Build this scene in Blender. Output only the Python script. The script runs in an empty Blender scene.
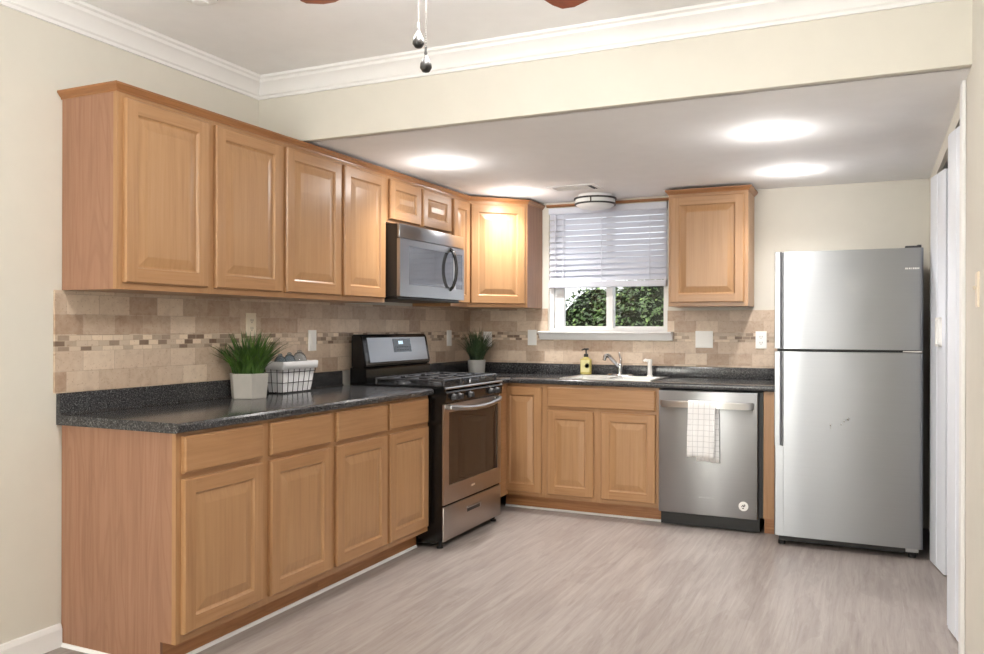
import bpy, bmesh, math, random
from mathutils import Vector, Matrix, Euler
random.seed(7)
S = bpy.context.scene
COL = S.collection
PI = math.pi

# ------------------------------------------------------------------ camera
cam_d = bpy.data.cameras.new('camera'); cam = bpy.data.objects.new('camera', cam_d); COL.objects.link(cam)
cam_d.sensor_width = 36.0; cam_d.lens = 822.4 / 984 * 36.0; cam_d.clip_start = .02; cam_d.clip_end = 200
CAM = Vector((2.9184, -5.8636, 1.2653))
cam.matrix_world = Matrix.Translation(CAM) @ Matrix.Rotation(.4342, 4, 'Z') @ Matrix.Rotation(PI/2, 4, 'X') @ Matrix.Rotation(.0025, 4, 'Z')
S.camera = cam
# ------------------------------------------------------------------ view, world, daylight
S.view_settings.view_transform = 'Standard'; S.view_settings.look = 'None'
S.view_settings.exposure = 0.7; S.view_settings.gamma = 1.0; S.view_settings.use_curve_mapping = False
W = bpy.data.worlds.new('sky'); S.world = W; W.use_nodes = True
W.node_tree.nodes['Background'].inputs[0].default_value = (.86, .93, 1, 1)
W.node_tree.nodes['Background'].inputs[1].default_value = 1.3

def light(name, kind, loc, energy, color=(1, 1, 1), parent=None, **kw):
    d = bpy.data.lights.new(name, kind); d.energy = energy; d.color = color
    for k, v in kw.items():
        if k not in ('rot',): setattr(d, k, v)
    o = bpy.data.objects.new(name, d); COL.objects.link(o); o.location = loc
    if 'rot' in kw: o.rotation_euler = kw['rot']
    if parent: o.parent = parent
    return o
light('sun', 'SUN', (0, 0, 12), 3.2, (1, .96, .88), angle=.01, rot=(math.radians(38), 0, math.radians(-25)))
# behind the camera: added wide fill lamp; narrow window inferred from refrigerator streak
light('rear_fill_wide', 'AREA', (.85, -7.93, 1.35), 80, (.95, .98, 1), shape='RECTANGLE', size=1.4, size_y=1.7, rot=(PI/2, 0, PI))
light('daylight_narrow_window', 'AREA', (2.27, -7.93, 1.2), 15, (.97, .99, 1), shape='RECTANGLE', size=.26, size_y=2.1, rot=(PI/2, 0, PI))
CAN_W, CEIL_FILL_W, FAN_W = 46, 2.2, 9.5

# ------------------------------------------------------------------ materials
def lin(c):
    return tuple(((v/255)/12.92 if v/255 <= .04045 else ((v/255+.055)/1.055)**2.4) for v in c)
def rgba(c): return lin(c) + (1,)
class NT:
    def __init__(s, name):
        s.m = bpy.data.materials.new(name); s.m.use_nodes = True; s.t = s.m.node_tree
        s.b = s.t.nodes['Principled BSDF']; s.n = s.t.nodes
    def new(s, t, **kw):
        n = s.n.new(t)
        for k, v in kw.items(): setattr(n, k, v)
        return n
    def link(s, a, b): s.t.links.new(a, b)
    def set(s, **kw):
        for k, v in kw.items(): s.b.inputs[k.replace('_', ' ')].default_value = v
def mixc(N, fac, a, b, mode='MIX'):
    m = N.new('ShaderNodeMix', data_type='RGBA', blend_type=mode)
    for sock, v in ((m.inputs[0], fac), (m.inputs[6], a), (m.inputs[7], b)):
        if isinstance(v, (int, float, tuple)): sock.default_value = v
        else: N.link(v, sock)
    return m.outputs[2]
def math_(N, op, a, b=0.0):
    m = N.new('ShaderNodeMath', operation=op)
    for i, v in enumerate((a, b)):
        if isinstance(v, (int, float)): m.inputs[i].default_value = v
        else: N.link(v, m.inputs[i])
    return m.outputs[0]
def noise(N, vec, scale, detail=3, rough=.55, dist=0):
    n = N.new('ShaderNodeTexNoise'); n.inputs['Scale'].default_value = scale; n.inputs['Detail'].default_value = detail
    n.inputs['Roughness'].default_value = rough; n.inputs['Distortion'].default_value = dist
    if vec is not None: N.link(vec, n.inputs['Vector'])
    return n.outputs['Fac']
def ramp(N, fac, stops):
    r = N.new('ShaderNodeValToRGB'); e = r.color_ramp.elements
    while len(e) < len(stops): e.new(.5)
    for i, (p, c) in enumerate(stops): e[i].position = p; e[i].color = c
    N.link(fac, r.inputs[0]); return r.outputs[0]
def mapping(N, scale=(1, 1, 1), src='Object', rnd=0):
    tc = N.new('ShaderNodeTexCoord'); mp = N.new('ShaderNodeMapping'); mp.inputs['Scale'].default_value = scale
    v = tc.outputs[src]
    if rnd:
        oi = N.new('ShaderNodeObjectInfo'); sc = N.new('ShaderNodeVectorMath', operation='SCALE'); cb = N.new('ShaderNodeCombineXYZ')
        for i in range(3): N.link(oi.outputs['Random'], cb.inputs[i])
        N.link(cb.outputs[0], sc.inputs[0]); sc.inputs['Scale'].default_value = rnd
        ad = N.new('ShaderNodeVectorMath', operation='ADD'); N.link(v, ad.inputs[0]); N.link(sc.outputs[0], ad.inputs[1]); v = ad.outputs[0]
    N.link(v, mp.inputs['Vector']); return mp.outputs[0]
def bump(N, h, strength=.2, dist=.002):
    b = N.new('ShaderNodeBump'); b.inputs['Strength'].default_value = strength; b.inputs['Distance'].default_value = dist
    N.link(h, b.inputs['Height']); N.link(b.outputs[0], N.b.inputs['Normal'])
def plain(name, c, rough=.5, metal=0, spec=.5, var=.03, **kw):
    N = NT(name); v = mapping(N); f = noise(N, v, 9, 3)
    lo = rgba(tuple(max(0, x*(1-var)) for x in c)); hi = rgba(tuple(min(255, x*(1+var)) for x in c))
    N.link(ramp(N, f, [(.3, lo), (.7, hi)]), N.b.inputs['Base Color'])
    N.set(Roughness=rough, Metallic=metal); N.b.inputs['Specular IOR Level'].default_value = spec
    for k, x in kw.items(): N.b.inputs[k.replace('_', ' ')].default_value = x
    return N.m
def wood(name, dark, mid, light_, horiz=False, rough=.36, cath=.35):
    N = NT(name)
    v = mapping(N, (3, 3, 70) if horiz else (55, 55, 2.2), rnd=9)
    v2 = mapping(N, (.9, .9, 9) if horiz else (7, 7, .8), rnd=5)
    f = noise(N, v, 1, 5, .6); g = noise(N, v2, 1, 2, .5, .8)
    rings = math_(N, 'SINE', math_(N, 'MULTIPLY', g, 62)); rings = math_(N, 'MULTIPLY', math_(N, 'ADD', rings, 1), .5)
    rings = math_(N, 'POWER', rings, 5.0)
    base = ramp(N, f, [(.28, rgba(dark)), (.5, rgba(mid)), (.75, rgba(light_))])
    c = mixc(N, math_(N, 'MULTIPLY', rings, cath), base, rgba(dark))
    tone = noise(N, mapping(N, (1.3, 1.3, 1.3), rnd=3), 1, 2)
    c = mixc(N, math_(N, 'MULTIPLY', tone, .35), c, rgba(tuple(x*1.04 for x in light_)))
    N.link(c, N.b.inputs['Base Color']); N.set(Roughness=rough); N.b.inputs['Coat Weight'].default_value = .15; N.b.inputs['Coat Roughness'].default_value = .25
    bump(N, f, .06, .001)
    return N.m
def steel(name, c=(196, 197, 199), rough=.3, an=.75, streak=.06):
    N = NT(name); v = mapping(N, (2, 2, 260)); f = noise(N, v, 1, 3)
    w = noise(N, mapping(N, (1.4, 1.4, .8)), 1.6, 2)
    N.link(ramp(N, f, [(.3, rgba(tuple(x*.985 for x in c))), (.7, rgba(c))]), N.b.inputs['Base Color'])
    r = math_(N, 'ADD', math_(N, 'MULTIPLY', f, streak), rough - streak*.5); N.link(r, N.b.inputs['Roughness'])
    N.set(Metallic=1.0); N.b.inputs['Anisotropic'].default_value = an
    t = N.new('ShaderNodeTangent', direction_type='RADIAL', axis='Z'); N.link(t.outputs[0], N.b.inputs['Tangent']); N.b.inputs['Anisotropic Rotation'].default_value = .25
    bump(N, w, .12, .02)
    return N.m
def emit(name, c, strength):
    N = NT(name); N.b.inputs['Emission Color'].default_value = rgba(c); N.b.inputs['Emission Strength'].default_value = strength
    N.b.inputs['Base Color'].default_value = rgba(c); return N.m
def glass(name, c=(235, 240, 240), rough=.02, ior=1.45):
    N = NT(name); N.b.inputs['Base Color'].default_value = rgba(c); N.set(Roughness=rough, IOR=ior); N.b.inputs['Transmission Weight'].default_value = 1
    return N.m
def pane_mat(name):
    N = NT(name); N.n.remove(N.b); o = N.n['Material Output']
    t = N.new('ShaderNodeBsdfTransparent'); g = N.new('ShaderNodeBsdfGlossy'); g.inputs['Roughness'].default_value = .02
    fr = N.new('ShaderNodeFresnel'); fr.inputs[0].default_value = 1.35; mx = N.new('ShaderNodeMixShader')
    N.link(fr.outputs[0], mx.inputs[0]); N.link(t.outputs[0], mx.inputs[1]); N.link(g.outputs[0], mx.inputs[2]); N.link(mx.outputs[0], o.inputs[0])
    return N.m
def tile_mat(name):
    N = NT(name); tc = N.new('ShaderNodeTexCoord'); uv = tc.outputs['UV']
    sep = N.new('ShaderNodeSeparateXYZ'); N.link(uv, sep.inputs[0])
    up = math_(N, 'MULTIPLY', math_(N, 'GREATER_THAN', sep.outputs[1], .2275), .0155)
    cb = N.new('ShaderNodeCombineXYZ'); N.link(sep.outputs[0], cb.inputs[0]); N.link(math_(N, 'ADD', sep.outputs[1], up), cb.inputs[1])
    def brick(w, h, mortar, c1, c2, cm, bias=0.0, off=.5):
        b = N.new('ShaderNodeTexBrick'); N.link(cb.outputs[0] if w > .1 else uv, b.inputs['Vector']); b.offset = off; b.squash = 1
        b.inputs['Scale'].default_value = 1; b.inputs['Brick Width'].default_value = w; b.inputs['Row Height'].default_value = h
        b.inputs['Mortar Size'].default_value = mortar; b.inputs['Bias'].default_value = bias; b.inputs['Mortar Smooth'].default_value = .15
        b.inputs['Color1'].default_value = rgba(c1); b.inputs['Color2'].default_value = rgba(c2); b.inputs['Mortar'].default_value = rgba(cm)
        return b
    big = brick(.152, .081, .0016, (152, 123, 101), (224, 206, 186), (186, 166, 147), .12)
    sm = brick(.052, .0225, .0013, (96, 70, 54), (232, 214, 192), (192, 172, 150), .05, .37)
    z = sep.outputs[1]
    inside = math_(N, 'MULTIPLY', math_(N, 'GREATER_THAN', z, .1625), math_(N, 'LESS_THAN', z, .2275))
    col = mixc(N, inside, big.outputs[0], sm.outputs[0])
    cl = noise(N, uv, 26, 5, .65, .6); cl2 = noise(N, uv, 90, 3)
    col = mixc(N, math_(N, 'SUBTRACT', .3, math_(N, 'MULTIPLY', inside, .18)), col, ramp(N, cl, [(.3, rgba((154, 121, 98))), (.5, rgba((202, 177, 153))), (.72, rgba((220, 204, 184)))]))
    col = mixc(N, math_(N, 'MULTIPLY', math_(N, 'LESS_THAN', cl2, .36), .35), col, rgba((140, 104, 78)))
    N.link(col, N.b.inputs['Base Color']); N.set(Roughness=.42)
    h = math_(N, 'SUBTRACT', 1.0, math_(N, 'ADD', math_(N, 'MULTIPLY', big.outputs['Fac'], math_(N, 'SUBTRACT', 1.0, inside)), math_(N, 'MULTIPLY', sm.outputs['Fac'], inside)))
    bump(N, h, .5, .002); return N.m
def floor_mat(name):
    N = NT(name); tc = N.new('ShaderNodeTexCoord'); mp = N.new('ShaderNodeMapping'); mp.inputs['Rotation'].default_value = (0, 0, PI/2)
    N.link(tc.outputs['Object'], mp.inputs[0])
    b = N.new('ShaderNodeTexBrick'); N.link(mp.outputs[0], b.inputs['Vector']); b.offset = .37
    b.inputs['Scale'].default_value = 1; b.inputs['Brick Width'].default_value = 1.22; b.inputs['Row Height'].default_value = .152
    b.inputs['Mortar Size'].default_value = .0009; b.inputs['Bias'].default_value = 0
    b.inputs['Color1'].default_value = rgba((141, 130, 125)); b.inputs['Color2'].default_value = rgba((160, 150, 145)); b.inputs['Mortar'].default_value = rgba((126, 115, 109))
    s1 = noise(N, mapping(N, (34, 2.2, 1)), 1, 6, .7, .6); s2 = noise(N, mapping(N, (120, 9, 1)), 1, 5, .7); s3 = noise(N, mapping(N, (5, .9, 1)), 1, 3, .6, 1)
    c = mixc(N, .62, b.outputs[0], ramp(N, s1, [(.26, rgba((105, 94, 90))), (.5, rgba((154, 144, 138))), (.74, rgba((184, 178, 173)))]))
    c = mixc(N, math_(N, 'MULTIPLY', s2, .42), c, rgba((171, 164, 159)))
    c = mixc(N, math_(N, 'MULTIPLY', math_(N, 'GREATER_THAN', s3, .56), .18), c, rgba((120, 108, 102)))
    N.link(c, N.b.inputs['Base Color']); N.set(Roughness=.4); N.b.inputs['Specular IOR Level'].default_value = .4
    bump(N, s2, .05, .001); return N.m
def granite_mat(name):
    N = NT(name); v = mapping(N)
    a = noise(N, v, 185, 3, .75); bn = noise(N, v, 70, 3, .6)
    c = ramp(N, a, [(.4, rgba((38, 38, 40))), (.54, rgba((66, 66, 68))), (.66, rgba((128, 127, 126)))])
    c = mixc(N, math_(N, 'MULTIPLY', math_(N, 'GREATER_THAN', bn, .58), .5), c, rgba((26, 26, 28)))
    N.link(c, N.b.inputs['Base Color']); N.set(Roughness=.16); return N.m
def cloth_grid(name, base, line, step, w):
    N = NT(name); tc = N.new('ShaderNodeTexCoord'); sep = N.new('ShaderNodeSeparateXYZ'); N.link(tc.outputs['UV'], sep.inputs[0])
    fs = []
    for i in (0, 1):
        m = math_(N, 'MODULO', math_(N, 'ADD', sep.outputs[i], 10.0), step); fs.append(math_(N, 'LESS_THAN', m, w))
    f = math_(N, 'MAXIMUM', fs[0], fs[1]); N.link(mixc(N, math_(N, 'MULTIPLY', f, .5), rgba(base), rgba(line)), N.b.inputs['Base Color'])
    N.set(Roughness=.9); return N.m
def leaf_mat(name, dark, lite, rough=.45, axis=None):
    N = NT(name); f = noise(N, mapping(N), 11, 3)
    N.link(ramp(N, f, [(.3, rgba(dark)), (.7, rgba(lite))]), N.b.inputs['Base Color']); N.set(Roughness=rough); return N.m

M = {}
M['wall'] = plain('cream_wall_paint', (217, 213, 203), .75, var=.006)
M['ceil'] = plain('white_ceiling_paint', (247, 247, 248), .85, var=.006)
M['white'] = plain('white_trim_paint', (238, 238, 238), .45, var=.006)
M['door'] = plain('white_door_vinyl', (226, 231, 240), .4, var=.006)
M['oak'] = wood('oak_upright_grain', (155, 113, 76), (169, 127, 87), (177, 137, 98), cath=.12)
M['oakh'] = wood('oak_level_grain', (152, 110, 72), (167, 124, 84), (175, 135, 96), True, cath=.16)
M['oakp'] = wood('oak_panel_grain', (159, 117, 80), (172, 131, 91), (178, 140, 101), cath=.15)
M['pink'] = wood('rosy_laminate_grain', (136, 95, 72), (154, 113, 88), (163, 122, 98), rough=.5, cath=.5)
M['crown'] = wood('dark_oak_moulding', (131, 84, 48), (152, 103, 61), (165, 116, 74), True)
M['toe'] = wood('oak_toe_kick', (140, 90, 52), (166, 114, 72), (182, 130, 86), True)
M['tile'] = tile_mat('tumbled_travertine_tile')
M['floor'] = floor_mat('washed_oak_plank')
M['granite'] = granite_mat('speckled_charcoal_laminate')
M['steel'] = steel('brushed_steel', (152, 154, 158), rough=.3)
M['steel_dw'] = steel('brushed_grey_steel', (158, 159, 161), .36)
M['steel_hi'] = steel('polished_steel', (176, 177, 179), .3, .4)
M['sink'] = steel('sink_steel', (226, 226, 226), .32, .2)
M['steel_dk'] = steel('dim_steel', (178, 170, 164), .33)
M['chrome'] = plain('chrome', (215, 215, 216), .08, 1, var=.01)
M['black'] = plain('black_enamel', (14, 14, 15), .22)
M['blackm'] = plain('black_plastic', (20, 20, 22), .4)
M['grey_dk'] = plain('dark_grey_metal', (58, 58, 60), .45)
M['chain'] = plain('dull_chain_metal', (92, 90, 88), .5, .3)
M['iron'] = plain('cast_iron', (62, 62, 64), .18)
M['dkglass'] = plain('dark_oven_glass', (46, 35, 30), .06, var=.02)
M['mwglass'] = plain('dark_microwave_glass', (120, 122, 126), .05, .75, .9, var=.02)
M['screen'] = plain('dark_display', (22, 28, 36), .1)
M['digit'] = emit('display_glow', (190, 215, 230), .9)
M['plate'] = plain('white_plate_plastic', (244, 243, 240), .35, var=.004)
M['plate_c'] = plain('almond_plate_plastic', (226, 214, 194), .35, var=.004)
M['slot'] = plain('dark_slot', (40, 38, 36), .6)
M['blind'] = plain('white_blind_slats', (218, 222, 234), .5, var=.006)
M['pane'] = pane_mat('window_glass')
M['leaf'] = leaf_mat('shrub_leaf_green', (20, 38, 14), (78, 106, 42))
M['leaf2'] = leaf_mat('shrub_leaf_light_green', (66, 94, 38), (136, 158, 84))
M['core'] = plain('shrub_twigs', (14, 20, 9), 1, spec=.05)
M['grass'] = leaf_mat('grass_blade_green', (32, 58, 22), (92, 128, 52), .5)
M['grass2'] = leaf_mat('grass_blade_dark_green', (40, 56, 38), (84, 106, 68), .5)
M['soil'] = plain('potting_soil', (50, 38, 28), .9, var=.2)
M['concrete'] = plain('pale_concrete', (172, 168, 162), .8, var=.05)
M['concrete2'] = plain('grey_concrete', (158, 157, 155), .8, var=.04)
M['linen'] = plain('white_linen', (238, 238, 240), .9, var=.015)
M['jar'] = glass('clear_glass', (244, 246, 246))
M['jarb'] = glass('pale_blue_glass', (196, 214, 224))
for k_ in ('jar', 'jarb'): M[k_].node_tree.nodes['Principled BSDF'].inputs['Transmission Weight'].default_value = .82
M['soap'] = plain('yellow_soap', (186, 172, 98), .25)
M['label'] = plain('pale_soap_label', (206, 199, 142), .5)
M['towel'] = cloth_grid('white_checked_towel', (240, 240, 240), (150, 150, 152), .034, .0026)
M['lamp'] = emit('lit_diffuser', (255, 248, 236), 9)
M['globe'] = emit('lit_globe', (255, 246, 230), 5)
M['frost'] = plain('frosted_glass', (236, 238, 238), .4, var=.01)
M['fan'] = wood('walnut_blade', (92, 42, 24), (126, 62, 38), (146, 78, 50), True)
M['bronze'] = plain('dark_bronze', (34, 32, 31), .42, 0)
M['ground'] = plain('grey_gravel_ground', (150, 146, 136), .9, var=.15)
M['fence'] = plain('white_fence_board', (236, 238, 240), .6)

# ------------------------------------------------------------------ mesh helpers
ORG = {}
class MB:
    def __init__(s): s.b = bmesh.new(); s.mats = []; s.mi = 0; s.uvf = None
    def mat(s, m):
        if m not in s.mats: s.mats.append(m)
        s.mi = s.mats.index(m); return s
    def face(s, vs):
        try: f = s.b.faces.new(vs); f.material_index = s.mi; return f
        except ValueError: return None
    def v(s, p): return s.b.verts.new(p)
    def poly(s, pts): return s.face([s.v(p) for p in pts])
    def box(s, x0, x1, y0, y1, z0, z1, bev=0, seg=2, skip=()):
        x0, x1 = sorted((x0, x1)); y0, y1 = sorted((y0, y1)); z0, z1 = sorted((z0, z1))
        P = [s.v(p) for p in ((x0, y0, z0), (x1, y0, z0), (x1, y1, z0), (x0, y1, z0), (x0, y0, z1), (x1, y0, z1), (x1, y1, z1), (x0, y1, z1))]
        F = [s.face([P[i] for i in q]) for q in ((3, 2, 1, 0), (4, 5, 6, 7), (0, 1, 5, 4), (1, 2, 6, 5), (2, 3, 7, 6), (3, 0, 4, 7))]
        if bev:
            E_ = list({e for f in F for e in f.edges})
            r = bmesh.ops.bevel(s.b, geom=E_, offset=min(bev, .45*min(x1-x0, y1-y0, z1-z0)), segments=seg, affect='EDGES', profile=.5, clamp_overlap=True)
            for f in r['faces']: f.material_index = s.mi
        return s
    def prism(s, pts, axis, a, b, bev=0):
        """pts: 2D outline; axis 'x','y','z' = extrusion axis"""
        def mk(p, t): return {'x': (t, p[0], p[1]), 'y': (p[0], t, p[1]), 'z': (p[0], p[1], t)}[axis]
        A = [s.v(mk(p, a)) for p in pts]; B = [s.v(mk(p, b)) for p in pts]; n = len(pts)
        F = [s.face(A), s.face(B[::-1])] + [s.face([A[i], B[i], B[(i+1) % n], A[(i+1) % n]]) for i in range(n)]
        if bev:
            E_ = list({e for f in F if f for e in f.edges})
            r = bmesh.ops.bevel(s.b, geom=E_, offset=bev, segments=2, affect='EDGES', clamp_overlap=True)
            for f in r['faces']: f.material_index = s.mi
        return s
    def lathe(s, prof, c=(0, 0, 0), n=24, axis='z', sy=1.0):
        rings = []
        for r, h in prof:
            if r < 1e-6:
                rings.append([s.v(s._ax(c, 0, 0, h, axis))])
            else:
                rings.append([s.v(s._ax(c, r*math.cos(2*PI*i/n), sy*r*math.sin(2*PI*i/n), h, axis)) for i in range(n)])
        for a, b in zip(rings, rings[1:]):
            for i in range(n):
                j = (i+1) % n
                if len(a) == 1 and len(b) == 1: continue
                if len(a) == 1: s.face([a[0], b[i], b[j]])
                elif len(b) == 1: s.face([a[i], a[j], b[0]])
                else: s.face([a[i], a[j], b[j], b[i]])
        if len(rings[0]) > 1: s.face(rings[0][::-1])
        if len(rings[-1]) > 1: s.face(rings[-1])
        return s
    @staticmethod
    def _ax(c, u, v, h, axis):
        if axis == 'z': return (c[0]+u, c[1]+v, c[2]+h)
        if axis == 'x': return (c[0]+h, c[1]+u, c[2]+v)
        return (c[0]+u, c[1]+h, c[2]+v)
    def tube(s, pts, r, n=8, closed=False):
        pts = [Vector(p) for p in pts]; rings = []; m = len(pts)
        rs = r if isinstance(r, (list, tuple)) else [r]*m
        for i, p in enumerate(pts):
            a = pts[(i-1) % m] if (i or closed) else p; b = pts[(i+1) % m] if (i < m-1 or closed) else p
            d = (b-a).normalized(); up = Vector((0, 0, 1)) if abs(d.z) < .9 else Vector((1, 0, 0))
            u = d.cross(up).normalized(); w = d.cross(u).normalized()
            if rings:
                pu = rings_u
                u = (pu - d*pu.dot(d)).normalized(); w = d.cross(u).normalized()
            rings_u = u
            rings.append([s.v(p + (u*math.cos(2*PI*k/n) + w*math.sin(2*PI*k/n))*rs[i]) for k in range(n)])
        prs = list(zip(rings, rings[1:])) + ([(rings[-1], rings[0])] if closed else [])
        for a, b in prs:
            for k in range(n): s.face([a[k], a[(k+1) % n], b[(k+1) % n], b[k]])
        if not closed: s.face(rings[0][::-1]); s.face(rings[-1])
        return s
    def sweep(s, prof, path):
        """prof: (outward, z) closed outline; path: 2D points, outward = right of travel, mitred corners"""
        path = [Vector(p) for p in path]; n = len(path); rings = []
        for i, p in enumerate(path):
            ds = []
            if i: ds.append((p-path[i-1]).normalized())
            if i < n-1: ds.append((path[i+1]-p).normalized())
            ns = [Vector((d.y, -d.x)) for d in ds]
            o = ns[0] if len(ns) == 1 else (ns[0]+ns[1]) / (1+ns[0].dot(ns[1]))
            rings.append([s.v((p.x+o.x*a, p.y+o.y*a, z)) for a, z in prof])
        k = len(prof)
        for a, b in zip(rings, rings[1:]):
            for i in range(k): s.face([a[i], a[(i+1) % k], b[(i+1) % k], b[i]])
        s.face(rings[0]); s.face(rings[-1][::-1]); return s
    def build(s, name, mat=None, parent=None, org=None, smooth=False, angle=None, solid=True):
        bm = s.b
        if solid: bmesh.ops.recalc_face_normals(bm, faces=bm.faces)
        o3 = Vector(ORG[parent.name]) if parent else Vector(org or (0, 0, 0))
        bmesh.ops.translate(bm, verts=bm.verts, vec=-o3)
        me = bpy.data.meshes.new(name); bm.to_mesh(me); bm.free()
        for m in (s.mats or [mat or 'white']): me.materials.append(M[m])
        if smooth:
            me.polygons.foreach_set('use_smooth', [True]*len(me.polygons))
            if angle: me.set_sharp_from_angle(angle=math.radians(angle))
        o = bpy.data.objects.new(name, me); COL.objects.link(o)
        if parent: o.parent = parent
        else: o.location = o3
        ORG[o.name] = tuple(o3); return o
def tag(o, label=None, cat=None, group=None, kind=None):
    for k, v in (('label', label), ('category', cat), ('group', group), ('kind', kind)):
        if v: o[k] = v
    return o
def thing(name, loc, label, cat, group=None):
    o = bpy.data.objects.new(name, None); COL.objects.link(o); o.location = loc; o.empty_display_size = .05
    ORG[o.name] = tuple(loc); return tag(o, label, cat, group)
def copy_tree(o, loc, label, parent=None):
    c = o.copy(); COL.objects.link(c); c.parent = parent
    if parent is None: c.location = loc; c['label'] = label
    for ch in list(o.children): copy_tree(ch, None, None, c)
    return c
def st(o): o['kind'] = 'structure'; return o
def Bx(name, mat, parent, *a, bev=0, org=None):
    m = MB(); m.box(*a, bev=bev); return m.build(name, mat, parent, org, smooth=bev > 0, angle=40)

# ------------------------------------------------------------------ the setting
XR = 3.237; YR = -8.0; ZC = 2.547; ZS = 2.209; YS = -2.477
st(Bx('floor', 'floor', None, -.3, 4.2, YR-.2, .3, -.1, 0))
st(Bx('ceiling', 'ceil', None, -.2, XR+.2, YR-.2, YS, ZC, ZC+.12))
st(Bx('ceiling_kitchen', 'ceil', None, -.2, XR+.9, YS+.04, .2, ZS, ZS+.46))
st(Bx('wall_beam', 'wall', None, 0, XR, YS, YS+.05, ZS, ZC+.1))
st(Bx('wall_left', 'wall', None, -.15, 0, YR-.2, .15, 0, ZC+.1))
st(Bx('wall_rear', 'wall', None, -.15, XR+.15, YR-.15, YR, 0, ZC+.1))
WX0, WX1, WZ0, WZ1 = .675, 1.585, 1.235, 2.168
m = MB()
m.box(0, WX0, 0, .15, 0, ZS+.1); m.box(WX1, XR+.15, 0, .15, 0, ZS+.1); m.box(WX0, WX1, 0, .15, 0, WZ0); m.box(WX0, WX1, 0, .15, WZ1, ZS+.1)
st(m.build('wall_back', 'wall'))
DY0, DY1, DZ = -2.2, -.42, 2.125
m = MB()
m.box(XR, XR+.12, YR-.15, DY0-.02, 0, ZC+.1); m.box(XR, XR+.12, DY0-.02, DY1, DZ, ZS+.1); m.box(XR, XR+.12, DY1, .0, 0, ZS+.1)
st(m.build('wall_right', 'wall'))
m = MB(); m.box(4.0, 4.1, -2.4, -.2, 0, 2.3); m.box(XR+.12, 4.1, -2.45, -2.35, 0, 2.3); m.box(XR+.12, 4.1, -.25, -.15, 0, 2.3); m.box(XR+.12, 4.1, -2.4, -.2, 2.25, 2.3)
st(m.build('wall_closet', 'wall'))
# white crown moulding of the dining end
zc = ZC
prof = [(0, zc-.1), (.012, zc-.1), (.014, zc-.088), (.022, zc-.082), (.026, zc-.07), (.05, zc-.04), (.066, zc-.03), (.07, zc-.018), (.082, zc-.012), (.085, zc-.001), (0, zc-.001)]
m = MB(); m.sweep(prof, [(0, YR), (0, YS), (XR, YS)])
st(m.build('trim_1', 'white', smooth=True, angle=30))
bp_ = [(0, 0), (.016, 0), (.016, .07), (.01, .088), (0, .09)]
m = MB(); m.sweep(bp_, [(0, YR), (0, -3.63)]); st(m.build('baseboard_left', 'white'))
q = [(0, 0), (.011, 0), (.01, .006), (.006, .011), (0, .013)]
m = MB(); m.sweep(q, [(.004, -3.6262), (.535, -3.6262), (.5355, -3.6262), (.5355, -1.76)]); st(m.build('trim_2', 'white'))
m = MB(); m.sweep(q, [(.56, -.5352), (1.672, -.5352)]); st(m.build('trim_3', 'white'))
# door jamb and casing at the near side of the closet opening
m = MB(); m.box(XR-.016, XR+.12, DY0-.02, DY0+.0, 0, ZS-.001); m.box(XR-.016, XR, DY0-.075, DY0-.02, 0, ZS-.001, bev=.004)
st(m.build('trim_4', 'white'))
m = MB(); m.box(XR+.02, XR+.06, DY0, DY1, DZ-.02, DZ); st(m.build('trim_5', 'grey_dk'))

# tile backsplash
def tiles(name, label, quads, cutdepth=.01):
    m = MB(); uvl = m.b.loops.layers.uv.new('UVMap')
    for (ax, a, b, z0, z1) in quads:
        n0 = set(m.b.faces)
        if ax == 'x': m.box(0, .01, a, b, z0, z1)
        else: m.box(a, b, -.01, 0, z0, z1)
        for f in set(m.b.faces) - n0:
            for l in f.loops:
                c = l.vert.co; l[uvl].uv = ((c.y if ax == 'x' else c.x) + 7.03, c.z - 1.003)
    o = m.build(name, 'tile'); st(o); o['label'] = label; return o
tiles('trim_6', 'tumbled beige stone tile backsplash along the left wall', [('x', -3.661, -.01, 1.0, 1.4065)])
tiles('trim_7', 'tumbled beige stone tile backsplash on the window wall', [('y', .0, WX0-.005, .99, 1.4065), ('y', WX0-.005, WX1, .99, 1.17), ('y', WX1, 2.4, .99, 1.385)])

# ------------------------------------------------------------------ window, blind, outdoors
win = bpy.data.objects.new('window_1', None); COL.objects.link(win); win.location = (WX0, .06, WZ0); ORG['window_1'] = (WX0, .06, WZ0); win['kind'] = 'structure'
m = MB(); m.box(WX0, WX0+.035, .02, .12, WZ0, WZ1); m.box(WX1-.035, WX1, .02, .12, WZ0, WZ1); m.box(WX0+.035, WX1-.035, .02, .12, WZ0, WZ0+.022); m.box(WX0+.035, WX1-.035, .02, .12, WZ1-.03, WZ1)
m.build('window_frame', 'white', win)
def sash(x0, x1, y, ls, rs):
    m = MB(); z0, z1 = WZ0+.022, WZ1-.03
    m.box(x0, x0+ls, y, y+.03, z0, z1, bev=.003); m.box(x1-rs, x1, y, y+.03, z0, z1, bev=.003); m.box(x0+ls, x1-rs, y, y+.03, z0, z0+.016); m.box(x0+ls, x1-rs, y, y+.03, z1-.03, z1)
    s_ = m.build('window_sash', 'white', win)
    Bx('pane', 'pane', s_, x0+ls-.004, x1-rs+.004, y+.013, y+.017, z0+.012, z1-.02)
sash(WX0+.035, 1.165, .045, .075, .05); sash(1.125, WX1-.035, .085, .04, .012)
m = MB(); m.prism([(.12, WZ0), (-.075, WZ0), (-.08, WZ0-.008), (-.075, WZ0-.016), (-.05, WZ0-.02), (-.03, WZ0-.062), (0, WZ0-.066), (0, WZ0-.03), (.12, WZ0-.03)][::-1], 'x', .612, 1.625)
m.b.verts.ensure_lookup_table()
st(m.build('window_sill', 'white', win))
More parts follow.
